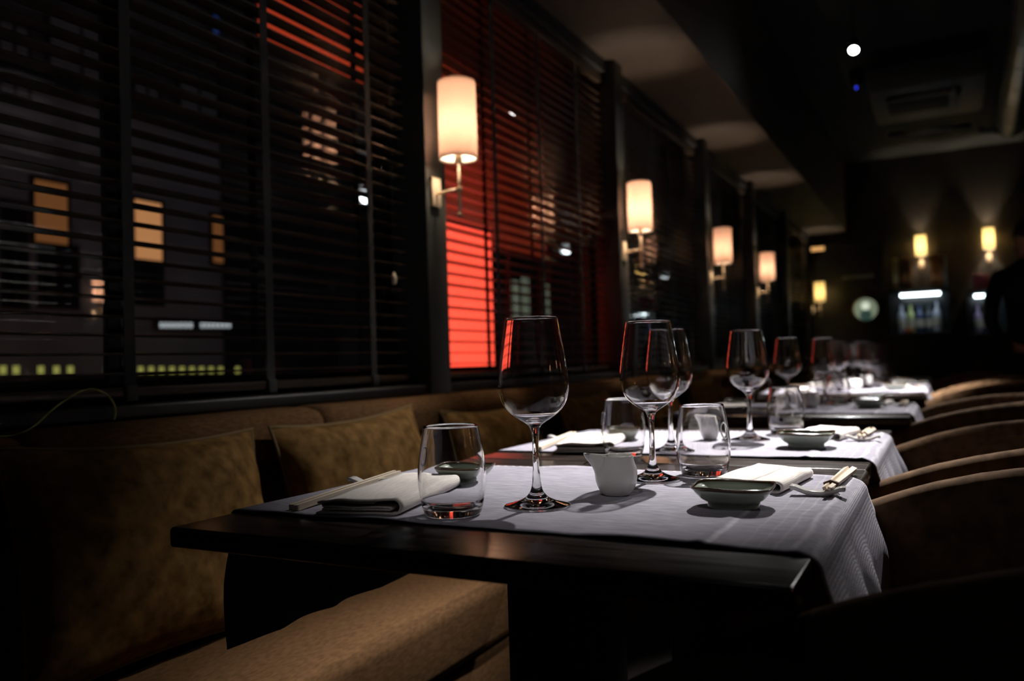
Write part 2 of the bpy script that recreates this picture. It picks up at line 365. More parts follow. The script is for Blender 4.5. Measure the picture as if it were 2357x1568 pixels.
box('lit_cloth', (-.02, -hw, 0), (.02, hw, z1-z0), red_awn, t, .004)
box('valance_rail', (-.03, -hw-.02, -.03), (.03, hw+.02, 0), stone_out, t, .004)
for s_ in (-1, 1):
    box('post', (-.05, s_*hw-.02, -z0-.3), (-.02, s_*hw+.02, z1-z0), stone_out, t)
for k, (px, py) in enumerate(((845, 457), (1305, 577), (1533, 636), (1672, 675))):
    p = at(px, py, x=-1.74)
    t = thing('outdoor_wall_light', ['small white outdoor light seen through the nearest blind', 'small white outdoor light seen through the red-lit window',
        'small white outdoor light seen below the second sconce', 'small white outdoor light seen below the third sconce'][k], 'light', p, 0, 'outdoor lights on the pillars')
    box('bracket', (.03, LY[k]+.03-p.y, .012), (.05, .01, .026), black_metal, t); box('arm', (.03, LY[k]+.02-p.y, .012), (-1.574-p.x, LY[k]+.035-p.y, .026), black_metal, t)
    box('housing', (-.03, -.035, .008), (.045, .035, .03), black_metal, t, .004)
    v, f = lathe([(.001, -.018), (.016, -.015), (.024, -.004), (.024, .008)], 20, True, True); pyd('lens', v, f, bulb_white, t)

# ------------------------------------------------------------------ sconces
def sconce(name, label, loc, rz, smat, wts, reach=.09):
    """origin at shade axis, z = joint of the arm; the wall lies at local -X"""
    t = thing(name, label, 'wall lamp', loc, rz, 'cylinder wall sconces')
    box('back_plate', (-reach, -.024, -.045), (-reach+.010, .024, .045), brass, t, .002)
    tube('arm', [(-reach+.008, 0, -.006), (0, 0, 0)], .0045, brass, t)
    v, f = lathe([(.001, -.010)]+[(.010*math.cos(a), .010*math.sin(a)) for a in [(-75+15*i)*PI/180 for i in range(11)]]+[(.001, .010)], 20, True, True); pyd('joint_ball', v, f, brass, t)
    tube('stem', [(0, 0, -.072), (0, 0, .105)], .0048, brass, t)
    v, f = lathe([(.0008, -.087), (.005, -.086), (.0085, -.08), (.0085, -.076), (.005, -.07), (.003, -.068)], 16, True, True); pyd('finial', v, f, brass, t)
    v, f = lathe([(.012, .075), (.011, .1), (.013, .12), (.013, .14)], 20, True, True); pyd('lamp_holder', v, f, brass, t)
    r1, r2, z0, z1 = .058, .0575, .088, .325
    v, f = lathe([(r1, z0), (r1, z0+.004)]+[(r1+(r2-r1)*i/12, z0+.004+(z1-z0-.008)*i/12) for i in range(13)]+[(r2, z1), (r2-.0016, z1), (r2-.0016, z1-.01), (r1-.0016, z0+.01), (r1-.0016, z0), (r1, z0)], 64)
    sh = pyd('shade', v, f, smat, t)
    v, f = lathe([(.002, .168), (.010, .165), (.014, .155), (.012, .147), (.011, .14)], 20, True, True); pyd('bulb', v, f, bulb_warm, t)
    ld = bpy.data.lights.new('sconce_light', 'POINT'); ld.energy = wts; ld.color = (1, .80, .62) if smat is shade_warm else (1, .86, .62); ld.shadow_soft_size = .022
    lo = bpy.data.objects.new('sconce_light', ld); COL.objects.link(lo); lo.parent = t; lo.location = (0, 0, .195)
    return t
ords = ['largest wall sconce with cream shade, on the nearest window pillar', 'second wall sconce from the camera along the windows',
        'third wall sconce from the camera along the windows', 'fourth wall sconce from the camera along the windows', None, 'small far sconce at the end of the window wall, left of the round disc']
for k, y in enumerate(LY):
    if ords[k]: sconce('wall_sconce', ords[k], (-1.27, y, at(1058, 435, x=-1.27).z), 0, shade_warm if k < 5 else shade_cool, SCONCE_W)
for (px, py, lab, e) in ((2121, 607, 'wall sconce above the bar shelf with amber shade, left of two', 1.5), (2278, 592, 'wall sconce with pale yellow shade at far right of the back wall', 2.4)):
    p = at(px, py, y=YB-.09); sconce('wall_sconce', lab, p, -PI/2, shade_cool, SCONCE_W*e)

for k, y in enumerate((.6, 2.6, 4.6)):  # unseen sconces, added for orange reflections in the glassware and warm fill
    sconce('wall_sconce', ['wall sconce on the right-hand wall, level with the nearest table', 'wall sconce on the right-hand wall, level with the third table', 'wall sconce on the right-hand wall, level with the fifth table'][k], (3.41, y, 1.46), PI, shade_warm, SCONCE_W)
# ------------------------------------------------------------------ banquette
bq = thing('banquette', 'long brown velvet banquette running below the windows', 'banquette', (-1.2, 4.5, 0))
SEAT = .44
def loft_y(name, prof, ya, yb, m, parent, n=24, wob=.003, crown=.01, origin=Vector((-1.2, 4.5, 0))):
    """upholstered run: section prof (x,z) lofted along y, ends rounded in, gentle unevenness"""
    v, f = [], []; k = len(prof); cxm = sum(p[0] for p in prof)/k; czm = sum(p[1] for p in prof)/k
    for i in range(n+1):
        t = i/n; y = ya+(yb-ya)*t; e = min(t, 1-t)*(yb-ya)
        s = 1-.12*(1-sm(0, .03, e))**2
        for (x, z) in prof:
            dn = noise.noise(Vector((x*5, y*4, z*5)))*wob
            v.append((cxm+(x-cxm)*s+dn-origin.x, y-origin.y, czm+(z-czm)*s+dn*.6-origin.z))
    for i in range(n):
        for q in range(k): q2 = (q+1) % k; f.append((i*k+q, (i+1)*k+q, (i+1)*k+q2, i*k+q2))
    f.append(tuple(range(k))); f.append(tuple(n*k+q for q in range(k-1, -1, -1)))
    return pyd(name, v, f, m, parent)
def rrect(x0, x1, z0, z1, r, n=5):
    p = []
    for (cx_, cz_, a0) in ((x1-r, z0+r, -90), (x1-r, z1-r, 0), (x0+r, z1-r, 90), (x0+r, z0+r, 180)):
        for i in range(n+1): a = math.radians(a0+90*i/n); p.append((cx_+r*math.cos(a), cz_+r*math.sin(a)))
    return p
box('plinth', (-.235, -5.6, 0), (.27, 6.0, .10), frame_paint, bq)
box('seat_base', (-.235, -5.6, .10), (.305, 6.0, .30), sofa_cloth, bq, .01)
box('back_panel', (-.22, -5.6, .30), (-.135, 6.0, .72), sofa_cloth, bq, .01)
seams = [-1.1, -.35, .78, at(757, 960, x=-1.27).y, at(1085, 930, x=-1.27).y]
seams += [seams[-1]+.72*i for i in range(1, 11)]
seams = sorted(seams)
bol = rrect(-1.425, -1.275, .715, .832, .045)
seatp = rrect(-1.42, -.885, .30, SEAT, .028)
for a, b in zip(seams[:-1], seams[1:]):
    loft_y('back_bolster', bol, a, b, sofa_cloth, bq, 20, .004)
ss = [-1.1, .2, 1.85, 3.2, 4.4, 5.8, 7.2, 8.6, 10.2]
for a, b in zip(ss[:-1], ss[1:]): loft_y('seat_cushion', seatp, a, b, sofa_cloth, bq, 40, .004)

# ------------------------------------------------------------------ throw pillows
def pillow(label, y0, y1, zt, hgt, xb, lean, seed, twist=0.0, thick=.075, tilt=0.0):
    """rectangular cushion standing on the seat and leaning on the back; faces +X"""
    W = y1-y0; nu, nv = 28, 20; rnd = random.Random(seed)
    t = thing('throw_pillow', label, 'pillow', (xb, (y0+y1)/2, SEAT+.004), 0, 'olive velvet pillows on the banquette')
    def shape(u, v_, side):
        eu, ev = abs(u), abs(v_)
        pinch = 1 - .07*(1-ev**2)*(eu**3) ; pin2 = 1-.09*(1-eu**2)*(ev**3)
        th = thick*(max(0, 1-eu**2.6)**.55)*(max(0, 1-ev**2.6)**.55)
        q = Vector((u*2.2+seed*3.1, v_*2.2, side*1.7+seed))
        wr = noise.noise(q*1.1)*.012 + noise.noise(q*2.7)*.006
        rad = math.atan2(v_, u); wr += .004*math.sin(rad*14+seed)*sm(.45, .95, max(eu, ev))
        return Vector((side*(th + wr*(th/thick)), u*W/2*pinch, (v_+1)/2*hgt*pin2 + (1-pin2)*hgt/2))
    v, f = [], []
    for side in (1, -1):
        for j in range(nv+1):
            for i in range(nu+1): v.append(shape(i/nu*2-1, j/nv*2-1, side))
    A = (nu+1)*(nv+1)
    for s in (0, 1):
        for j in range(nv):
            for i in range(nu):
                a = s*A+j*(nu+1)+i; q = (a, a+1, a+nu+2, a+nu+1); f.append(q if s == 0 else q[::-1])
    M = Matrix.Rotation(tilt, 4, 'X') @ Matrix.Rotation(twist, 4, 'Z') @ Matrix.Rotation(-lean, 4, 'Y')
    edge = [shape(u, v_, 0) for u, v_ in [(-1+2*i/20, -1) for i in range(20)]+[(1, -1+2*i/16) for i in range(16)]+[(1-2*i/20, 1) for i in range(20)]+[(-1, 1-2*i/16) for i in range(16)]]
    pyd('cover', [M@q for q in v], f, pillow_cloth, t)
    tube('piping', [M@q for q in edge], .0038, piping_cloth, t, 6, True)
    return t
pillow('olive velvet pillow nearest the camera, left of the table', .70, 1.215, 0, .375, -1.165, .24, 1, tilt=-.03, thick=.07)
pillow('olive velvet pillow behind the near end of the table runner, second from camera', 1.285, 1.80, 0, .375, -1.165, .24, 2, tilt=.03)
pillow('wrinkled olive pillow seen behind the nearest wine glass, third from camera', 1.95, 2.47, 0, .355, -1.165, .3, 3, tilt=-.02, thick=.085)
pillow('olive pillow seen behind the second wine glass, fourth from camera', 2.72, 3.22, 0, .36, -1.165, .28, 4)
pillow('olive pillow half hidden behind second-table glasses, fifth from camera', 3.62, 4.1, 0, .33, -1.165, .3, 5)
pillow('far olive pillow left of the third-table wine glasses', 4.45, 5.0, 0, .37, -1.165, .26, 6, tilt=.05)

# ------------------------------------------------------------------ tables
XL, XR, TD, TT = -.757, -.102, .652, .022
def make_table(label, loc):
    t = thing('dining_table', label, 'table', loc, 0, 'dark wooden restaurant tables')
    hx, hy = (XR-XL)/2, TD/2
    box('table_top', (-hx, -hy, TAB-TT), (hx, hy, TAB), table_wood, t, .004, seg=3)
    box('pedestal', (-.055, -.06, .03), (.055, .06, TAB-TT-.02), black_metal, t, .004)
    box('support_plate', (-.2, -.2, TAB-TT-.02), (.2, .2, TAB-TT), black_metal, t, .002)
    box('foot', (-.24, -.05, 0), (.24, .05, .03), black_metal, t, .006); box('foot', (-.05, -.24, 0), (.05, .24, .029), black_metal, t, .006)
    return t
TY = [.6155+TD/2, 1.2715+TD/2, 2.318+TD/2, 3.585+TD/2, 4.24+TD/2, 5.25+TD/2]
TXO = [0, -.003, .020, .028, .028, .02]
tord = ['nearest', 'second', 'third', 'fourth', 'fifth', 'farthest']
TXC = (XL+XR)/2
tab0 = make_table('nearest dark wooden table, front edge and corner bare of cloth', (TXC, TY[0], 0))
tl = ['dark wooden table pushed up behind the nearest one, second from camera', 'dark wooden table standing alone, third from camera', 'brightly lit dark wooden table, fourth from camera',
      'dark wooden table touching the brightly lit one, fifth from camera', 'dim farthest table near the bar']
for k in range(1, 6): dup(tab0, (TXC+TXO[k], TY[k], 0), 0, tl[k-1], 'dark wooden restaurant tables')

# ------------------------------------------------------------------ runners
def runner(label, k, seed):
    t = thing('table_runner', label, 'runner', (TXC+TXO[k], TY[k], TAB), 0, 'grey linen runners on the tables')
    hx = (XR-XL)/2; y0, y1 = -.228, .222
    # path across the table in (x,z): left drop, edge, top, edge, right drop
    path = []
    for i in range(9): path.append((-hx-.006-.004*math.sin(i*.5), -.165+.155*i/8))
    for i in range(1, 5): a = math.radians(180-90*i/4); path.append((-hx+.002+.008*math.cos(a), -.0065+.008*math.sin(a)))
    n = 70
    for i in range(1, n): path.append((-hx+.002+(2*hx-.006)*i/n, .0016))
    R = .016
    for i in range(0, 8): a = math.radians(90-90*i/7); path.append((hx-.010+R*math.cos(a), -.0148+R*math.sin(a)))
    for i in range(1, 14): q = i/13; path.append((hx+.006+.020*q+.004*math.sin(q*5), -.0148-.165*q))
    ny = 44; v, f = [], []
    for i, (x, z) in enumerate(path):
        drop = sm(-.01, -.1, z); right = x > 0
        for j in range(ny+1):
            s = j/ny; y = y0+(y1-y0)*s
            q = Vector((x*7+seed*5.3, y*7, seed))
            zz = z; xx = x; yy = y + .004*math.sin(x*9+seed) + .002*noise.noise(Vector((x*30, seed, 0)))
            if drop < .01:
                b = noise.noise(q*1.3)*.5+.5
                zz += .0008*b
                e = min(s, 1-s)*(y1-y0)
                zz += .0060*max(0, noise.noise(Vector((x*9+seed*2, (0 if s < .5 else 5), seed*1.7))))*(1-sm(0, .03, e))     # edges lift here and there
                zz += .0022*math.exp(-((x-.238-.01*math.sin(y*5))/.0035)**2) + .0018*math.exp(-((x-.315)/.003)**2)           # pressed folds
                for c_ in (.262, .281, .298): zz += .0006*math.exp(-((x-c_)/.002)**2)
            else:
                wv = math.sin(y*26+seed)*.010+math.sin(y*47+seed*2)*.004
                xx += (1 if right else -1)*drop*(abs(wv)*.9+.004); yy += drop*(.02*(s-.5) if right else .0)
            v.append((xx, yy, zz))
    for i in range(len(path)-1):
        for j in range(ny): a = i*(ny+1)+j; f.append((a, a+1, a+ny+2, a+ny+1))
    f = [q[::-1] for q in f]
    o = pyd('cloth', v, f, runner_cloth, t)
    md = o.modifiers.new('thick', 'SOLIDIFY'); md.thickness = .0013; md.offset = 1
    # hem stitching near the far edge
    sv, sf = [], []
    for i in range(46):
        x = -.3+.6*i/46 if i else -.3; c = Vector((x, y1-.012+.004*math.sin(x*9+seed), .0042)); l = .004
        b = len(sv); sv += [c+Vector((-l, -.0007, 0)), c+Vector((l, -.0007, 0)), c+Vector((l, .0007, 0)), c+Vector((-l, .0007, 0)), c+Vector((0, 0, .0008))]
        sf += [(b, b+1, b+4), (b+1, b+2, b+4), (b+2, b+3, b+4), (b+3, b, b+4)]
    so = pyd('hem_stitching', sv, sf, stitch_m, t); so['kind'] = 'stuff'
    return t
for k in range(6):
    runner(['grey linen runner draped over the nearest table', 'grey linen runner on the second table from camera', 'grey linen runner on the third table, standing alone',
            'bright grey linen runner on the fourth table', 'grey linen runner on the fifth table', 'dim grey runner on the farthest table'][k], k, k+1)

# ------------------------------------------------------------------ glassware
CT = TAB + .0035                             # level of things standing on a runner
wg_out = [(.0385, .0002), (.0388, .0012), (.0375, .0022), (.030, .0042), (.021, .0070), (.0135, .0110), (.0085, .0165), (.0058, .0235), (.0045, .034), (.0038, .048), (.0036, .064), (.0039, .078), (.0048, .0875), (.0068, .0935)]
wg_bowl = [(.0068, .0935), (.0115, .0975), (.0185, .1018), (.0270, .1080), (.0345, .1160), (.0392, .1255), (.0413, .1365), (.0412, .1480), (.0398, .1620), (.0375, .1780), (.0348, .1950), (.0322, .2110), (.0306, .2200)]
wg_out = [(r*.982, z*.98) for r, z in wg_out]; wg_bowl = [(r*.982, z*.98) for r, z in wg_bowl]
def smooth_prof(p, k=3):
    out = []
    for i in range(len(p)-1):
        a = Vector(p[max(0, i-1)]); b = Vector(p[i]); c = Vector(p[i+1]); d = Vector(p[min(len(p)-1, i+2)])
        for j in range(k):
            t = j/k; q = .5*((2*b)+(-a+c)*t+(2*a-5*b+4*c-d)*t*t+(-a+3*b-3*c+d)*t**3); out.append((max(q.x, .0003), q.y))
    out.append(p[-1]); return out
def wine_glass(label, loc):
    t = thing('wine_glass', label, 'wine glass', loc, random.uniform(0, 6), 'stemmed wine glasses on the tables')
    ob = smooth_prof(wg_bowl, 3); inner = []
    for i, (r, z) in enumerate(ob[::-1]):
        inner.append((max(r-.0011, .0004), max(z+(0 if r < .03 else 0), 0)))
    inn = [(r, z) for r, z in inner if z > .104]; inn += [(.0221, .1034), (.0162, .1010), (.010, .0993), (.004, .0986), (.0004, .0985)]
    rim = [(ob[-1][0]-.0002, ob[-1][1]+.0005), (ob[-1][0]-.0006, ob[-1][1]+.0006), (ob[-1][0]-.001, ob[-1][1]+.0003)]
    v, f = lathe(ob+rim+inn, 72, False, True); pyd('bowl', v, f, glass, t)
    so = smooth_prof(wg_out, 3)
    cut = next(i for i, (r, z) in enumerate(so) if z > .017)
    v, f = lathe(so[cut:], 40); v2, f2 = lathe(ob[:1], 40)
    pyd('stem', lathe(so[cut:], 72)[0], lathe(so[cut:], 72)[1], glass, t)
    v, f = lathe([(.0004, .0012), (.02, .0010), (.034, .0003)]+so[:cut+1], 72, True); pyd('foot', v, f, glass, t)
    return t
tum_out = [(.0275, .0004), (.0300, .0008), (.0318, .003), (.0336, .008), (.0358, .017), (.0376, .027), (.0386, .038), (.0385, .050), (.0373, .063), (.0351, .078), (.0327, .091), (.0308, .1015)]
tum_out = [(r*.972, z*.965) for r, z in tum_out]
def tumbler(label, loc, emb=None):
    t = thing('tumbler', label, 'tumbler', loc, 0, 'stemless water tumblers on the tables')
    ob = smooth_prof(tum_out, 3)
    inn = [(r-.0014, z) for r, z in ob[::-1] if z > .016] + [(.0305, .0125), (.027, .0098), (.018, .0088), (.008, .0085), (.0004, .0085)]
    rim = [(ob[-1][0]-.0003, ob[-1][1]+.0006), (ob[-1][0]-.0007, ob[-1][1]+.0007), (ob[-1][0]-.0012, ob[-1][1]+.0003)]
    v, f = lathe([(.0004, .0016), (.016, .0014), (.025, .0008)]+ob+rim+inn, 72, True, True); pyd('glass_body', v, f, glass, t)
    if emb is not None:                      # etched ring mark on the side
        pts = []
        for i in range(28):
            a = 2*PI*i/28; dz = .0105*math.sin(a); da = .0068*math.cos(a)/.0365
            z = .0635+dz; r = .0362-(z-.061)*.14+.0004
            pts.append((r*math.cos(emb+da), r*math.sin(emb+da), z))
        tube('etched_ring', pts, .00125, etched, t, 6, True)
    return t
# ------------------------------------------------------------------ crockery builders
def jug(label, loc, rz):
    t = thing('milk_jug', label, 'jug', loc, rz, 'small white jugs on the tables')
    out = smooth_prof([(.0003, .0012), (.0135, .0006), (.0165, .0012), (.0205, .006), (.0242, .014), (.0258, .023), (.0252, .032), (.0232, .0385), (.0216, .0445), (.0212, .0478)], 3)
    inn = [(.0205, .0484), (.0196, .0480), (.0198, .0445), (.0215, .0385), (.0236, .032), (.0240, .023), (.0222, .013), (.016, .006), (.0003, .005)]
    seg = 64; v, f = lathe(out+inn, seg)
    nv = []
    for (x, y, z) in v:
        a = math.atan2(y, x); top = sm(.022, .049, z); r = math.hypot(x, y)
        sp = math.exp(-(a/.36)**2)*top**1.6
        r2 = r+sp*.0185; pin = 1-.22*top*math.exp(-((abs(a)-.62)/.3)**2)
        zz = z + sp*.0030 - .0022*top*(1-math.cos(a))/2*-1*0 + .0028*top*(1-abs(a)/PI)*0
        zz -= .0025*sm(.045, .052, z)*(1-math.exp(-(a/1.2)**2))*0
        nv.append((r2*pin*math.cos(a), r2*pin*math.sin(a)*(1-.35*sp), zz))
    pyd('body', nv, f, ceramic, t)
    return t
def dish(label, loc, rz, s=1.0):
    t = thing('sauce_dish', label, 'dish', loc, rz, 'celadon sauce dishes on the tables')
    def ring(hx, hy, z, wav=0.0, n=56, p=3.2, ph=0.0):
        out = []
        for i in range(n):
            a = 2*PI*i/n; c, s_ = math.cos(a), math.sin(a); r = (abs(c)**p+abs(s_)**p)**(-1/p)
            wz = wav*(math.sin(a*3+.7+ph)+.6*math.sin(a*5+ph)); out.append((hx*r*c*s+wav*.5*math.sin(a*7), hy*r*s_*s, (z+wz)*s))
        return out
    def surf(name, rings, m, cap0=False, cap1=False, parent=t):
        n = len(rings[0]); v = [q for r in rings for q in r]; f = []
        for i in range(len(rings)-1):
            for k in range(n): k2 = (k+1) % n; f.append((i*n+k, i*n+k2, (i+1)*n+k2, (i+1)*n+k))
        if cap0: f.append(tuple(range(n-1, -1, -1)))
        if cap1: f.append(tuple((len(rings)-1)*n+k for k in range(n)))
        return pyd(name, v, f, m, parent)
    surf('foot', [ring(.0270, .0225, 0), ring(.0275, .0230, .001), ring(.0270, .0225, .0065), ring(.024, .020, .0066)], celadon, True, True)
    surf('body', [ring(.024, .020, .006), ring(.0285, .0240, .0070), ring(.0345, .0315, .0110), ring(.0400, .0375, .0175), ring(.0425, .0395, .0215, .0006),
                  ring(.0420, .0390, .0222, .0006), ring(.0385, .0358, .0180), ring(.0330, .0305, .0125), ring(.0260, .0215, .0100), ring(.010, .009, .0092)], celadon, True, True)
    rr = ring(.0432, .0402, .0232, .0009); n = len(rr)
    surf('rim', [ring(.0424, .0394, .0210, .0006), ring(.0436, .0406, .0222, .0008), ring(.0440, .0410, .0238, .0010), ring(.0430, .0400, .0248, .0010), ring(.0416, .0386, .0236, .0009), ring(.0414, .0384, .0216, .0006)], rim_glaze)
    return t
def napkin(label, loc, rz, W=.108, Lg=.235, sk=0.0, seed=1, H=.0205):
    t = thing('napkin', label, 'napkin', loc, rz, 'folded linen napkins at the place settings')
    th = .0021; h = W/2
    def strip(path, nm, inset0=0.0):
        n = 22; v, f = [], []; P = [Vector(p) for p in path]; m_ = len(P); nr = []
        for i in range(m_):
            d = (P[min(m_-1, i+1)]-P[max(0, i-1)]).normalized(); nr.append(Vector((-d.y, d.x)))
        for j in range(n+1):
            s = j/n; y = -Lg/2+inset0+(Lg-2*inset0)*s; far = sm(.55, 1, s)
            for sd in (0, 1):
                for i in range(m_):
                    q = P[i]+nr[i]*(th*sd)
                    dz = noise.noise(Vector((q.x*22+seed, y*16, seed*2.0)))*.0016*(q.y/H)
                    v.append((q.x*(1-.0*far)+sk*y, y+.004*noise.noise(Vector((q.x*25, seed, sd*.1)))+(.02*(q.x/h)*(-far)), max(.0004, q.y*(1-.12*far)+dz*1.5)))
        A = 2*m_
        for j in range(n):
            for i in range(m_-1):
                a = j*A+i; f.append((a, a+1, a+A+1, a+A)); b = a+m_; f.append((b+1, b, b+A, b+A+1))
            a = j*A; f.append((a, a+A, a+A+m_, a+m_)); e = a+m_-1; f.append((e+A, e, e+m_, e+A+m_))
        for i in range(m_-1):
            f.append((i+1, i, i+m_, i+m_+1)); a = n*A+i; f.append((a, a+1, a+m_+1, a+m_))
        return pyd(nm, v, f, napkin_cloth, t)
    R = (H-.0025)/2
    outer = [(-h+.004, .0006)]+[(-h+.004+(2*h-.004-R)*i/8, .0006) for i in range(1, 9)]
    outer += [(h-R+R*math.sin(math.radians(180*i/9)), .0006+R-R*math.cos(math.radians(180*i/9))) for i in range(1, 10)]
    outer += [(h-R-(2*h-R-.006)*i/9, .0006+2*R-.0015*math.sin(i/9*PI)-.004*sm(6, 9, i)) for i in range(1, 10)]
    strip(outer, 'outer_fold')
    r2 = .0021; inner = [(-h+.010+(2*h-.026)*i/8, .0046) for i in range(9)]
    inner += [(h-.016+r2*1.3*math.sin(math.radians(180*i/6)), .0046+r2-r2*math.cos(math.radians(180*i/6))) for i in range(1, 7)]
    inner += [(h-.016-(2*h-.030)*i/8, .0046+2*r2+.0006*math.sin(i)) for i in range(1, 9)]
    inner += [(-h+.014-r2*1.2*math.sin(math.radians(180*i/6)), .0046+3*r2-r2*math.cos(math.radians(180*i/6))) for i in range(1, 7)]
    inner += [(-h+.014+(2*h-.05)*i/8, .0046+4*r2-.0005*i/8) for i in range(1, 9)]
    strip(inner, 'inner_fold', .003)
    return t
def chop_rest(label, loc, rz):
    t = thing('chopstick_rest', label, 'chopstick rest', loc, rz, 'white ceramic chopstick rests')
    L, W = .030, .0085; sec = [(-L, .0105), (-L*.82, .0100), (-L*.45, .0058), (-.004, .0045), (.004, .0045), (L*.45, .0058), (L*.82, .0100), (L, .0105)]
    v, f = [], []
    for x, z in sec:
        for (y, d) in ((-W, -.0008), (-W*.8, .0012), (0, .0006), (W*.8, .0012), (W, -.0008), (W*.75, -.0040), (-W*.75, -.0040)): v.append((x, y, z+d))
    n = 7
    for i in range(len(sec)-1):
        for k in range(n): k2 = (k+1) % n; f.append((i*n+k, (i+1)*n+k, (i+1)*n+k2, i*n+k2))
    f.append(tuple(range(n))); f.append(tuple((len(sec)-1)*n+k for k in range(n-1, -1, -1)))
    pyd('saddle', v, f, ceramic, t)
    box('foot', (-.013, -.006, 0), (-.004, .006, .0032), ceramic, t, .001); box('foot', (.004, -.006, 0), (.013, .006, .0032), ceramic, t, .001)
    return t
def chopstick(label, p0, p1, band=None):
    """thick end p0, thin end p1"""
    p0 = Vector(p0); p1 = Vector(p1); d = p1-p0; L = d.length
    me = bpy.data.meshes.new('chopstick'); v = []
    for (y, h) in ((0, .0030), (.002, .0034), (L*.5, .0029), (L-.001, .0021), (L, .0016)):
        v += [(-h, y, -h), (h, y, -h), (h, y, h), (-h, y, h)]
    f = [(0, 1, 2, 3), (19, 18, 17, 16)]
    for i in range(4):
        for k in range(4): k2 = (k+1) % 4; f.append((i*4+k, i*4+4+k, i*4+4+k2, i*4+k2))
    t = thing('chopstick', label, 'chopstick', p0, 0, 'pale wooden chopsticks')
    t.rotation_euler = Vector((0, 1, 0)).rotation_difference(d).to_euler()
    pyd('stick', v, f, chop_wood, t, smooth=False)
    if band is not None: box('paper_band', (-.0045, band-.004, -.0045), (.0045, band+.004, .0045), band_m, t, .0005)
    return t

# ------------------------------------------------------------------ place settings
def P(px, py, z=CT): q = at(px, py+7, z=TAB); return Vector((q.x, q.y, z))
wine_glass('large sharp wine glass between tumbler and white jug on the nearest table', P(1237, 1166))
wine_glass('wine glass right of the white jug on the nearest table', P(1504, 1104))
tumbler('near tumbler in front of the rolled napkin, nearest table', P(1043, 1186), 3.25)
tumbler('tumbler beside the flat white napkin on the nearest table', P(1621, 1092), 5.9)
jug('small white jug in the middle of the nearest table', P(1420, 1139), math.radians(198))
dish('celadon dish with dark rim in front of napkin, chair side of nearest table', P(1690, 1167), math.radians(4))
dish('celadon dish behind the tumbler and napkin, banquette side of nearest table', P(1068, 1108), math.radians(12), .97)
napkin('rolled ecru napkin on banquette side of nearest table, folds facing camera', Vector((-.612, .838, CT)), math.radians(13), .108, .23, 0, 1)
napkin('bright folded napkin behind the dish on chair side of nearest table', Vector((-.213, 1.085, CT)), math.radians(-6), .095, .165, 0, 2, .017)
chop_rest('white chopstick rest by banquette edge of nearest table', Vector((-.716, .915, CT)), math.radians(5))
chopstick('pale chopstick beside the rolled napkin, inner one of the pair', (-.672, .722, CT+.0042), (-.706, .975, CT+.0115))
chopstick('pale chopstick beside the rolled napkin, outer one of the pair', (-.681, .724, CT+.0042), (-.716, .977, CT+.0115))
chop_rest('white winged chopstick rest at chair edge of nearest table', Vector((-.136, 1.005, CT)), 0)
chopstick('chopstick with brown band at chair edge of nearest table, right one', (-.116, 1.215, CT+.0042), (-.121, .985, CT+.0115), .19)
chopstick('chopstick with brown band at chair edge of nearest table, left one', (-.125, 1.215, CT+.0042), (-.1265, .987, CT+.0115), .19)
# second table
wine_glass('wine glass behind another glass, banquette side of second table', P(1546, 1037))
wine_glass('wine glass on the second table, right of the milk jug', P(1727, 1010))
tumbler('tumbler by the bright napkin on banquette side of second table', P(1437, 1047), 3.2)
tumbler('tumbler on chair side of second table, behind the dish', P(1810, 995), None)
jug('small white jug on the second table seen through the near tumbler', P(1640, 1009), math.radians(200))
dish('celadon dish on chair side of the second table', P(1856, 1027), math.radians(3), 1.12)
dish('celadon dish on banquette side of the second table', Vector((-.59, 1.60, CT)), math.radians(8), 1.0)
napkin('overexposed white napkin on banquette side of second table', Vector((-.610, 1.47, CT)), math.radians(14), .115, .23, 0, 3)
napkin('folded napkin behind the dish on chair side of second table', Vector((-.215, 1.735, CT)), math.radians(-8), .1, .17, 0, 4, .017)
chop_rest('white chopstick rest on banquette side of second table', Vector((-.712, 1.56, CT)), math.radians(5))
chopstick('chopstick on banquette side of second table, inner one', (-.675, 1.375, CT+.0042), (-.708, 1.62, CT+.0115))
chopstick('chopstick on banquette side of second table, outer one', (-.685, 1.377, CT+.0042), (-.718, 1.622, CT+.0115))
chop_rest('white winged chopstick rest on chair side of second table', Vector((-.140, 1.648, CT)), 0)
chopstick('chopstick with brown band on chair side of second table, right one', (-.136, 1.86, CT+.0042), (-.139, 1.63, CT+.0115), .19)
chopstick('chopstick with brown band on chair side of second table, left one', (-.145, 1.86, CT+.0042), (-.1465, 1.632, CT+.0115), .19)
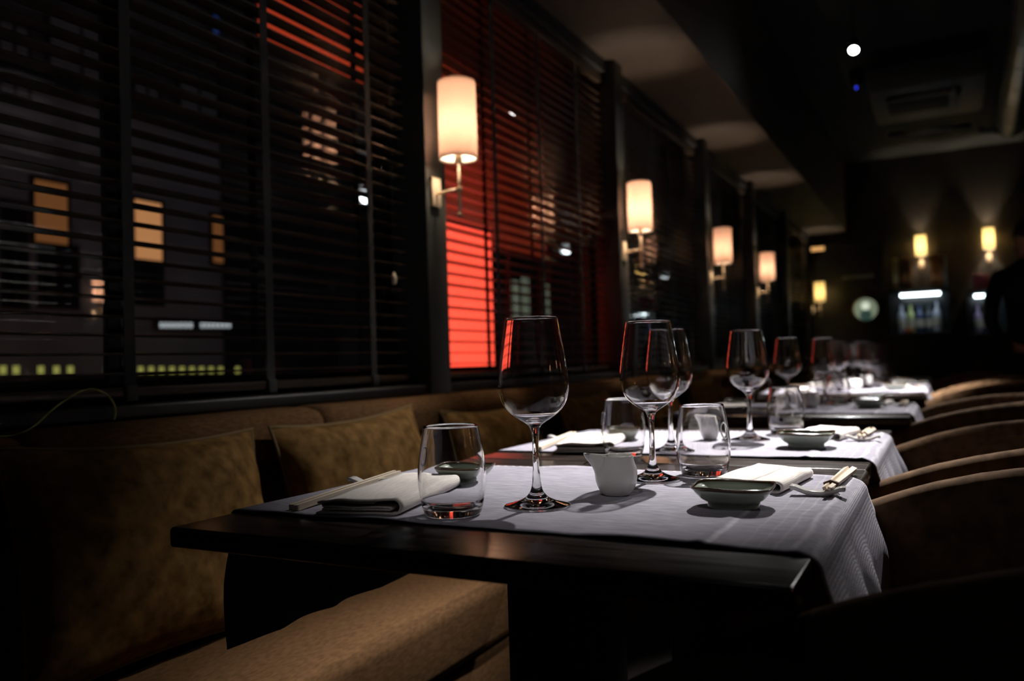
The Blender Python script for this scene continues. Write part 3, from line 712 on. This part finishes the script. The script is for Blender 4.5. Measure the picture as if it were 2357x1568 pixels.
# third to fifth tables repeat the setting
for k in (2, 3, 4, 5):
    dx, dy = TXO[k], TY[k]-TY[0]; n = tord[k]
    V = lambda x, y: Vector((x+dx+random.uniform(-.008, .008), y+dy+random.uniform(-.01, .01), CT))
    wine_glass('wine glass on banquette side of the %s table' % n, V(-.438, .85)); wine_glass('wine glass on chair side of the %s table' % n, V(-.366, 1.10))
    tumbler('tumbler on banquette side of the %s table' % n, V(-.50, .79)); tumbler('tumbler on chair side of the %s table' % n, V(-.325, 1.165))
    if k == 5: continue
    jug('small white jug in the middle of the %s table' % n, V(-.385, .955), math.radians(200+random.uniform(-15, 15)))
    dish('celadon dish on chair side of the %s table' % n, V(-.222, .93), random.uniform(-.1, .1), 1.1); dish('celadon dish on banquette side of the %s table' % n, V(-.63, 1.02), random.uniform(-.1, .1))
    napkin('rolled napkin on banquette side of the %s table' % n, V(-.612, .838), math.radians(13), .108, .22, 0, 5+k); napkin('folded napkin on chair side of the %s table' % n, V(-.215, 1.085), math.radians(-6), .095, .165, 0, 9+k, .017)
    chop_rest('white chopstick rest on chair side of the %s table' % n, Vector((-.136+dx, 1.005+dy, CT)), 0)
    chopstick('chopstick on chair side of the %s table, right one' % n, (-.131+dx, 1.215+dy, CT+.0042), (-.134+dx, .985+dy, CT+.0115), .19)
    chopstick('chopstick on chair side of the %s table, left one' % n, (-.140+dx, 1.215+dy, CT+.0042), (-.1415+dx, .987+dy, CT+.0115), .19)

# ------------------------------------------------------------------ tub chairs
def make_chair(label, loc, rz=0.0, seed=0):
    t = thing('tub_chair', label, 'chair', loc, rz, 'brown velvet tub chairs along the aisle')
    HW, XF, XBK, TH = .238, -.275, .225, .042
    path = []
    n1, n2 = 10, 26; xc = XBK-.24
    for i in range(n1): path.append((XF+(xc-XF)*i/n1, -HW, 0, -1))
    for i in range(n2+1):
        a = -PI/2+PI*i/n2; p_ = 2.5; c, s = max(0, math.cos(a)), math.sin(a)
        x = xc+(XBK-xc)*(c**(2/p_)); y = HW*math.copysign(abs(s)**(2/p_), s)
        path.append((x, y, c/.24, s/HW))
    for i in range(1, n1+1): path.append((xc-(xc-XF)*i/n1, HW, 0, 1))
    sec = []                                  # (offset outward, height fraction) from inner bottom over the roll to outer bottom
    v, f = [], []; ns = 0
    for i, (x, y, nx, ny) in enumerate(path):
        l = math.hypot(nx, ny); nx, ny = nx/l, ny/l
        zt = .787-.64*(XBK-x)**2; zb = .20; e = sm(0, 3, min(i, len(path)-1-i))
        th = TH*(.55+.45*e); prof = []
        for h in (.0, .3, .6, .85): prof.append((-th*.5-.012*math.sin(h*PI), zb+(zt-.02-zb)*h))
        for k in range(7): a = PI-PI*k/6; prof.append((th*.5*math.cos(a), zt-.02+.02*math.sin(a)))
        for h in (.85, .6, .3, .0): prof.append((th*.5+.004*math.sin(h*PI), zb+(zt-.02-zb)*h))
        ns = len(prof)
        for (o_, z) in prof:
            flare = .045*((z-.45)/.33) if z > .2 else 0
            wn = noise.noise(Vector((x*9+seed*4, y*9, z*7)))*.006 + .004*math.sin(x*55+y*55+z*20+seed)*sm(.5, .72, z)*(1 if o_ < 0 else .0)*sm(-.05, .1, x)
            v.append((x+nx*(o_+flare+wn), y+ny*(o_+flare*.5+wn), z))
    m_ = len(path)
    for i in range(m_-1):
        for k in range(ns-1): f.append((i*ns+k, i*ns+k+1, (i+1)*ns+k+1, (i+1)*ns+k))
        f.append((i*ns+ns-1, i*ns, (i+1)*ns, (i+1)*ns+ns-1))
    f.append(tuple(range(ns-1, -1, -1))); f.append(tuple((m_-1)*ns+k for k in range(ns)))
    pyd('tub_back', v, f, chair_cloth, t)
    top = []
    # seat cushion (rounded plan)
    rings = []
    for (s_, z) in ((.86, .30), (.97, .31), (1.0, .34), (1.0, .43), (.96, .46), (.8, .475), (.4, .482)):
        r = []
        for i in range(40):
            a = 2*PI*i/40; c, s = math.cos(a), math.sin(a); q = (abs(c)**4+abs(s)**4)**(-.25); r.append((-.04+.225*q*c*s_, .225*q*s*s_, z))
        rings.append(r)
    vv = [q for r in rings for q in r]; ff = []
    for i in range(len(rings)-1):
        for k in range(40): k2 = (k+1) % 40; ff.append((i*40+k, i*40+k2, (i+1)*40+k2, (i+1)*40+k))
    ff.append(tuple(range(39, -1, -1))); ff.append(tuple((len(rings)-1)*40+k for k in range(40)))
    pyd('seat_cushion', vv, ff, chair_cloth, t)
    box('seat_frame', (-.25, -.225, .20), (.19, .225, .30), chair_cloth, t, .02)
    for (x, y) in ((-.22, -.2), (-.22, .2), (.16, -.2), (.16, .2)):
        tube('leg', [(x, y, .21), (x*1.06, y*1.06, 0)], [.018, .011], table_wood, t, 12)
    return t
ch = [('tub chair nearest the camera, dark back rising at bottom right', .0, .925, 0), ('tub chair with creased back at the second table', .0, 1.625, 1), ('tub chair at the third table', -.005, 2.64, 2),
      ('tub chair at the fourth table with lit arm', .03, 3.90, 3), ('tub chair at the fifth table', .045, 4.56, 4), ('farthest tub chair near the dark standing person', .0, 5.55, 5)]
for (lab, x, y, s) in ch: make_chair(lab, (x, y, 0), 0, s)

# ------------------------------------------------------------------ cable on the banquette
pts = [(-40, 1006), (0, 1005), (40, 1001), (80, 980), (115, 948), (150, 922), (185, 902), (215, 896), (245, 908), (262, 930), (266, 950), (262, 968)]
cp = []
for i, (px, py) in enumerate(pts):
    x = -1.335 if i < 4 else -1.345; cp.append(at(px, py, x=x))
def catmull(p, k=6):
    o = []
    for i in range(len(p)-1):
        a, b, c, d = p[max(0, i-1)], p[i], p[i+1], p[min(len(p)-1, i+2)]
        for j in range(k): t = j/k; o.append(.5*((2*b)+(-a+c)*t+(2*a-5*b+4*c-d)*t*t+(-a+3*b-3*c+d)*t**3))
    return o+[p[-1]]
tag(tube('cable', catmull(cp), .0016, cord_m, None, 8), 'thin green yellow cable looping up from the banquette back at far left', 'cable')

# ------------------------------------------------------------------ ceiling fittings
def spotlight(label, loc, target, watts, deg, blend=.6, dup_light=True):
    t = thing('track_spotlight', label, 'spotlight', loc, 0, 'track spotlights on the ceiling')
    d = (Vector(target)-Vector(loc)).normalized(); q = Vector((0, 0, -1)).rotation_difference(d); M = q.to_matrix().to_4x4()
    v, f = lathe([(.012, .13), (.026, .12), (.028, .10), (.028, -.01), (.025, -.01), (.025, .004)], 28, True, False); pyd('housing', [M@Vector(p) for p in v], f, black_metal, t)
    v, f = lathe([(.0005, .002), (.020, .002), (.025, .002)], 28, True); pyd('lens', [M@Vector(p) for p in v], f, spot_disc, t)
    b = M@Vector((0, 0, .12)); tube('stem', [b, (b.x, b.y, 3.2-loc[2]-.03)], .007, black_metal, t)
    box('adapter', (b.x-.02, b.y-.05, 3.2-loc[2]-.03), (b.x+.02, b.y+.05, 3.2-loc[2]), black_metal, t, .003)
    ld = bpy.data.lights.new('spot_beam', 'SPOT'); ld.energy = watts; ld.spot_size = math.radians(deg); ld.spot_blend = blend; ld.shadow_soft_size = .022; ld.color = (1, .955, .93)
    lo = bpy.data.objects.new('spot_beam', ld); COL.objects.link(lo); lo.parent = t; lo.rotation_euler = q.to_euler(); lo.location = d*.02
    return t
sp = at(1965, 115, z=2.70)
spotlight('track spotlight lit white, hanging from the dark ceiling above the far tables', sp, (-.34, 2.75, .75), SPOT_W*.35, 20)
spotlight('track spotlight above the third table, aimed back at the nearest tables', (-.35, 2.85, 2.72), (-.40, 1.5, .75), SPOT_W*1.05, 30, 1.0)
spotlight('track spotlight above the aisle, aimed at the banquette pillows', (.14, 2.9, 2.72), (-.95, 1.6, .7), SPOT_W*.20, 26, 1.0)
spotlight('track spotlight aimed at the brightly lit fourth table', (-.15, 3.0, 2.72), (-.34, 4.02, .75), SPOT_W*1.7, 31, .9)
spotlight('track spotlight above the aisle, aimed at the tub chairs', (.75, 3.9, 2.72), (.16, 2.2, .75), SPOT_W*.28, 40, 1.0)  # unseen fill spot, added to brighten the chairs
spotlight('track spotlight above the camera, aimed at the nearest table', (-.15, -.85, 2.72), (-.40, 1.0, .75), SPOT_W*.045, 14, 1.0)  # unseen weak fill, added to lift camera-facing sides of the tableware
p = at(1971, 203, z=3.05)
t = thing('smoke_detector', 'small ceiling detector with blue indicator light', 'detector', p)
v, f = lathe([(.05, .15), (.055, .05), (.045, .02), (.02, .012)], 24, True, True); pyd('body', v, f, black_metal, t)
v, f = lathe([(.0005, -.008), (.005, -.004), (.006, .004), (.005, .013)], 14, True, True); pyd('indicator', v, f, blue_led, t)
c = at(2135, 235, z=3.0)
t = thing('air_conditioner_cassette', 'grey ceiling air conditioning cassette with slot outlet', 'air conditioner', (c.x, c.y, 3.0))
box('casing', (-.42, -.55, 0), (.42, .55, .2), cassette_paint, t, .02)
box('outlet_slot', (-.3, -.25, -.012), (.16, .22, .0), ceil_paint, t, .004); box('vane', (-.3, -.30, -.03), (.18, -.26, .0), cassette_paint, t, .004); box('vane', (.2, -.28, -.06), (.24, .24, .0), cassette_paint, t, .004)
a = at(2045, 312, z=2.85); b = at(2232, 288, z=2.85)
tag(tube('ceiling_rail', [a, b], .022, grey_metal, None, 12), 'straight grey rail crossing below the ceiling', 'rail')
a = at(2365, 90, z=2.95); b = at(2325, 285, z=2.95)
dv = b-a; p2 = [a-dv*1.5, a, a+dv*.5, b]
t = thing('ventilation_duct', 'round metal ventilation duct at the top right of the ceiling', 'duct', b)
v, f = tube_vf([q-b for q in p2], .12, 28); pyd('pipe', v, f, grey_metal, t)
for i in range(9):
    q = dv*(-i*.22); tube('seam_ring', [q+dv.normalized()*.012, q-dv.normalized()*.012], .124, grey_metal, t, 28)
e = at(2258, 302, z=2.9); tube('branch_pipe', [Vector((0, 0, -.06)), e-b], .03, grey_metal, t, 14)

# ------------------------------------------------------------------ back wall and bar
YW = YB-.01
def W_(px, py, y=YB): return at(px, py, y=y)
p = W_(1993, 712)
t = thing('round_wall_mirror', 'round pale green disc glowing on the back wall', 'mirror', (p.x, YB, p.z), 0)
R = (W_(2024, 712)-W_(1962, 712)).x/2
def ycyl(prof, seg=48): v, f = lathe(prof, seg, True, True); return [(x, -z, y) for x, y, z in v], f
v, f = ycyl([(R, 0), (R, .03), (R-.012, .035), (R-.02, .03)]); pyd('frame', v, f, brass, t)
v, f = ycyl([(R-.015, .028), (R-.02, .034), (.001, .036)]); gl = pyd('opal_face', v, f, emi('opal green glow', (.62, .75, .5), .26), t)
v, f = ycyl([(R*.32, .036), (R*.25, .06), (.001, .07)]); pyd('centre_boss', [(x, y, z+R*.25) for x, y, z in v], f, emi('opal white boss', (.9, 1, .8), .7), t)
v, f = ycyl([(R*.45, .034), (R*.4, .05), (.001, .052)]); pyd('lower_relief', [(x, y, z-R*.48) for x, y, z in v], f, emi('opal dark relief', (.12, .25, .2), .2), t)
# doorway with lit head
a = W_(1862, 577); b = W_(2040, 577)
d = bpy.data.objects.new('door_1', None); COL.objects.link(d); d.location = ((a.x+b.x)/2, YB, 0); struct(d); hw = (b.x-a.x)/2
box('door_frame', (-hw, -.06, 0), (-hw+.05, 0, a.z), wall_panel, d, .006); box('door_frame', (hw-.05, -.06, 0), (hw, 0, a.z), wall_panel, d, .006); box('door_frame', (-hw, -.06, a.z), (hw, 0, a.z+.06), wall_panel, d, .006)
q0, q1 = W_(1940, 640), W_(2012, 632); box('transom_rail', (q0.x-d.location.x, -.03, q0.z-.02), (q1.x-d.location.x, 0, q0.z+.02), grey_metal, d, .004)
q0, q1 = W_(1868, 577), W_(1900, 577)
t = thing('door_light', 'small amber lit strip above the far doorway', 'light', ((q0.x+q1.x)/2, YB-.07, q0.z))
box('housing', (-(q1.x-q0.x)/2, 0, -.02), ((q1.x-q0.x)/2, .02, .035), black_metal, t); box('lit_face', (-(q1.x-q0.x)/2+.005, -.012, -.018), ((q1.x-q0.x)/2-.005, 0, .028), emi('amber strip', (1, .5, .16), .8), t)
# bar shelves
def shelf_unit(label, x0, x1):
    pa = W_(x0, 768, YB-.28); pb = W_(x1, 766, YB-.28); zled = W_(x0+20, 693, YB-.28).z; ztop = W_(x0, 667, YB-.28).z
    t = thing('bar_shelf', label, 'shelf', ((pa.x+pb.x)/2, YB, 0)); h = (pb.x-pa.x)/2
    box('shelf_board', (-h, -.33, pa.z-.03), (h, 0, pa.z), cassette_paint, t, .003); box('shelf_board', (-h, -.28, ztop-.05), (h, 0, ztop), black_metal, t, .003)
    for s in (-1, 1): box('side_panel', (s*h-.012, -.25, 0), (s*h+.012, 0, ztop-.05), black_metal, t)
    box('back_panel', (-h, -.02, pa.z), (h, -.005, ztop-.05), mat('bar back panel', (.03, .035, .04), .25), t)
    box('lower_cupboard', (-h, -.25, 0), (h, 0, pa.z-.03), black_metal, t)
    return t, pa.z, ztop, zled
def bottle(label, x, y, z, h, r, m, neck=.35):
    t = thing('bottle', label, 'bottle', (x, y, z), 0, 'bottles on the bar shelves')
    v, f = lathe([(.001, .001), (r*.92, 0), (r, .006), (r, h*.58), (r*.9, h*.64), (r*neck, h*.76), (r*neck*.9, h*.94), (r*neck, h*.96), (r*neck, h)], 20, True, True); pyd('body', v, f, m, t)
    v, f = lathe([(r*1.01, h*.18), (r*1.012, h*.46)], 20); pyd('paper_label', v, f, mat('bottle label', (.5, .48, .4), .7), t)
    v, f = lathe([(r*neck*1.05, h*.95), (r*neck*1.08, h*1.02), (.001, h*1.025)], 16); pyd('cap', v, f, black_metal, t)
    return t
bcol = {n: mat('bottle '+n, c, .12, spec=.8) for n, c in dict(silver=(.55, .6, .75), green=(.5, .6, .25), navy=(.05, .08, .2), smoke=(.1, .12, .15), orange=(.6, .16, .05), violet=(.4, .3, .5), red=(.35, .05, .07)).items()}
for (x0, x1, lab, bots, led) in ((2050, 2188, 'lit bar shelf under the amber sconce', [(2076, 'silver', .34, .042), (2097, 'green', .34, .042), (2118, 'navy', .33, .045), (2140, 'smoke', .32, .04), (2158, 'silver', .36, .044)], (2072, 2166)),
                                 (2232, 2330, 'bar shelf at far right partly behind the dark person', [(2252, 'violet', .33, .038), (2268, 'navy', .33, .038)], (2242, 2300))):
    t, zs, zt, zl = shelf_unit(lab, x0, x1)
    for i, (px, c, h, r) in enumerate(bots):
        q = W_(px, 740, YB-.16); bottle('%s bottle on the %s, number %d from its left end' % (c, 'lit bar shelf' if x0 < 2200 else 'far right bar shelf', i+1) if False else
               '%s bottle %s' % (c, ['at left end of the lit bar shelf', 'second from left on the lit bar shelf', 'in the middle of the lit bar shelf', 'second from right on the lit bar shelf', 'at right end of the lit bar shelf'][i] if x0 < 2200 else ['at left of the far right bar shelf', 'at right of the far right bar shelf'][i]), q.x, YB-.16, zs, h, r, bcol[c])
    a = W_(led[0], 693, YB-.345); b = W_(led[1], 690, YB-.345)
    l = thing('led_strip', 'white led strip light above the bottles, %s' % ('under the amber sconce' if x0 < 2200 else 'at far right'), 'light', ((a.x+b.x)/2, YB-.345, zt-.05), 0, 'led strips in the bar')
    hw = (b.x-a.x)/2; box('channel', (-hw, -.01, -.012), (hw, .02, 0), grey_metal, l); box('diffuser', (-hw+.004, -.014, -.045), (hw-.004, .012, -.012), led_white, l, .004)
    if x0 < 2200:
        for (px, w_, h, c, lab2) in ((2062, .055, .36, (.9, .78, .42), 'tall pale gold box on the top bar shelf'), (2088, .1, .36, (.3, .15, .06), 'dark brown box on the top bar shelf beside the gold one'),
                                     (2157, .12, .36, (.7, .34, .12), 'orange brown patterned box on the top bar shelf'), (2176, .03, .34, (.6, .68, .68), 'thin grey box at right end of the top bar shelf')):
            q = W_(px, 640, YB-.16); k = box('carton', (-w_/2, -.06, 0), (w_/2, .06, h), tex(mat('carton '+lab2[:9], c, .4), [x*.6 for x in c], [min(1, x*1.2) for x in c], nscale=14), None, .004); k.location = (q.x, YB-.16, zt)
            tag(k, lab2, 'box', 'boxes on the bar')
        for i, px in enumerate((2086, 2096)):
            q = W_(px, 752, YB-.23); v, f = lathe([(.001, .0), (.022, .001), (.03, .02), (.03, .035), (.02, .052), (.001, .056)], 18, True, True)
            k = pyd('citrus_fruit', v, f, bcol['orange'], None, (q.x, YB-.23, zs)); tag(k, 'small orange fruit on the bar shelf, %s of two' % ('left' if i == 0 else 'right'), 'fruit', 'fruits on the bar shelf')
    else:
        q = W_(2258, 645, YB-.16); k = box('carton', (-.075, -.06, 0), (.075, .06, .17), tex(mat('red carton', (.4, .06, .08), .5), (.3, .04, .06), (.5, .1, .12), nscale=12), None, .004); k.location = (q.x, YB-.16, zt); tag(k, 'dull red box on the far right bar shelf', 'box', 'boxes on the bar')

# ------------------------------------------------------------------ standing person (back to the camera, hands behind the back)
def person(label, loc):
    t = thing('person', label, 'person', loc)
    V, E, Rr = [], [], []
    def add(p, r, par=None):
        V.append(Vector(p)); Rr.append(r); i = len(V)-1
        if par is not None: E.append((par, i))
        return i
    pel = add((0, 0, .93), (.155, .11)); ab = add((0, .01, 1.08), (.14, .10), pel); chs = add((0, .0, 1.25), (.165, .115), ab); up = add((0, -.005, 1.36), (.15, .095), chs)
    nk = add((0, .0, 1.46), (.058, .06), up); nk2 = add((0, .015, 1.51), (.056, .06), nk); hd = add((0, .02, 1.575), (.073, .09), nk2); hd2 = add((0, .02, 1.64), (.074, .092), hd); hd3 = add((0, .015, 1.69), (.05, .065), hd2)
    for s in (-1, 1):
        sh = add((s*.17, 0, 1.375), (.062, .062), up); ub = add((s*.215, -.01, 1.24), (.052, .054), sh); el = add((s*.235, -.03, 1.09), (.043, .045), ub)
        fa = add((s*.185, -.10, .98), (.036, .036), el); wr = add((s*.10, -.155, .915), (.026, .022), fa); pm = add((s*.055, -.165, .90), (.034, .017), wr); pm2 = add((s*.02, -.165, .89), (.036, .015), pm)
        for q in range(4):
            zf = .912-.016*q; L = (.030, .036, .034, .026)[q]
            f1 = add((s*.0, -.168-.004*q, zf-.012), (.0085, .0085), pm2); add((s*(-.0-L*.6), -.172, zf-.02), (.008, .008), f1)
        th = add((s*.05, -.175, .925), (.010, .010), pm); add((s*.02, -.18, .935), (.0085, .0085), th)
        hp = add((s*.09, 0, .86), (.095, .10), pel); kn = add((s*.10, -.01, .48), (.062, .065), hp); cf_ = add((s*.10, .02, .33), (.058, .062), kn); an = add((s*.105, .03, .09), (.042, .046), cf_)
        ft = add((s*.11, .02, .05), (.042, .045), an); add((s*.125, -.0+.14, .035), (.042, .03), ft)
    me = bpy.data.meshes.new('body'); me.from_pydata(V, E, []); o = bpy.data.objects.new('tmp', me); COL.objects.link(o)
    md = o.modifiers.new('skin', 'SKIN'); md.use_smooth_shade = True
    for i, sv in enumerate(me.skin_vertices[0].data): sv.radius = Rr[i]; sv.use_root = (i == 0)
    ss_ = o.modifiers.new('sub', 'SUBSURF'); ss_.levels = 2; ss_.render_levels = 2
    ev = o.evaluated_get(bpy.context.evaluated_depsgraph_get()); m2 = bpy.data.meshes.new_from_object(ev); bpy.data.objects.remove(o)
    m2.materials.clear(); m2.materials.append(clothes); m2.materials.append(skin_m)
    for p_ in m2.polygons:
        c = p_.center; p_.use_smooth = True
        p_.material_index = 1 if (c.z > 1.485 or (c.y < -.13 and c.z < .96 and abs(c.x) < .115)) else 0
    ob = link('body', m2, None, t)
    # hair cap
    v, f = [], []; nu, nv = 24, 10
    for j in range(nv+1):
        for i in range(nu):
            a = 2*PI*i/nu; b = (j/nv)*1.75; back = .5-.5*math.sin(a)
            b = min(b, 1.0+.75*back); v.append((.083*math.sin(b)*math.cos(a), .018+.103*math.sin(b)*math.sin(a), 1.635+.098*math.cos(b)))
    for j in range(nv):
        for i in range(nu): i2 = (i+1) % nu; f.append((j*nu+i, (j+1)*nu+i, (j+1)*nu+i2, j*nu+i2))
    pyd('hair', v, f, hair_m, t)
    for s in (-1, 1):
        v, f = lathe([(.001, -.012), (.012, -.009), (.016, 0), (.012, .009), (.001, .012)], 12, True, True)
        pyd('ear', [(s*.082+z*.5, .012+x*.9, 1.6+y*1.6) for x, y, z in v], f, skin_m, t)
    return t
person('person in black clothes standing in the dark aisle at right, hands behind back', (at(2357, 620, y=6.15).x+.03, 6.15, 0))

# refractive caustics: light passes through the glassware on the two nearest tables
for o in list(COL.objects):
    if o.type == 'LIGHT' and o.data.type == 'SPOT': o.data.cycles.is_caustics_light = True
    if o.type == 'MESH' and o.parent:
        y = o.matrix_world.translation.y if False else o.parent.location.y
        if o.data.materials and o.data.materials[0] == glass: o.cycles.is_caustics_caster = True
        elif o.parent.name.split('.')[0] in ('table_runner', 'dining_table', 'napkin', 'sauce_dish', 'milk_jug'): o.cycles.is_caustics_receiver = True
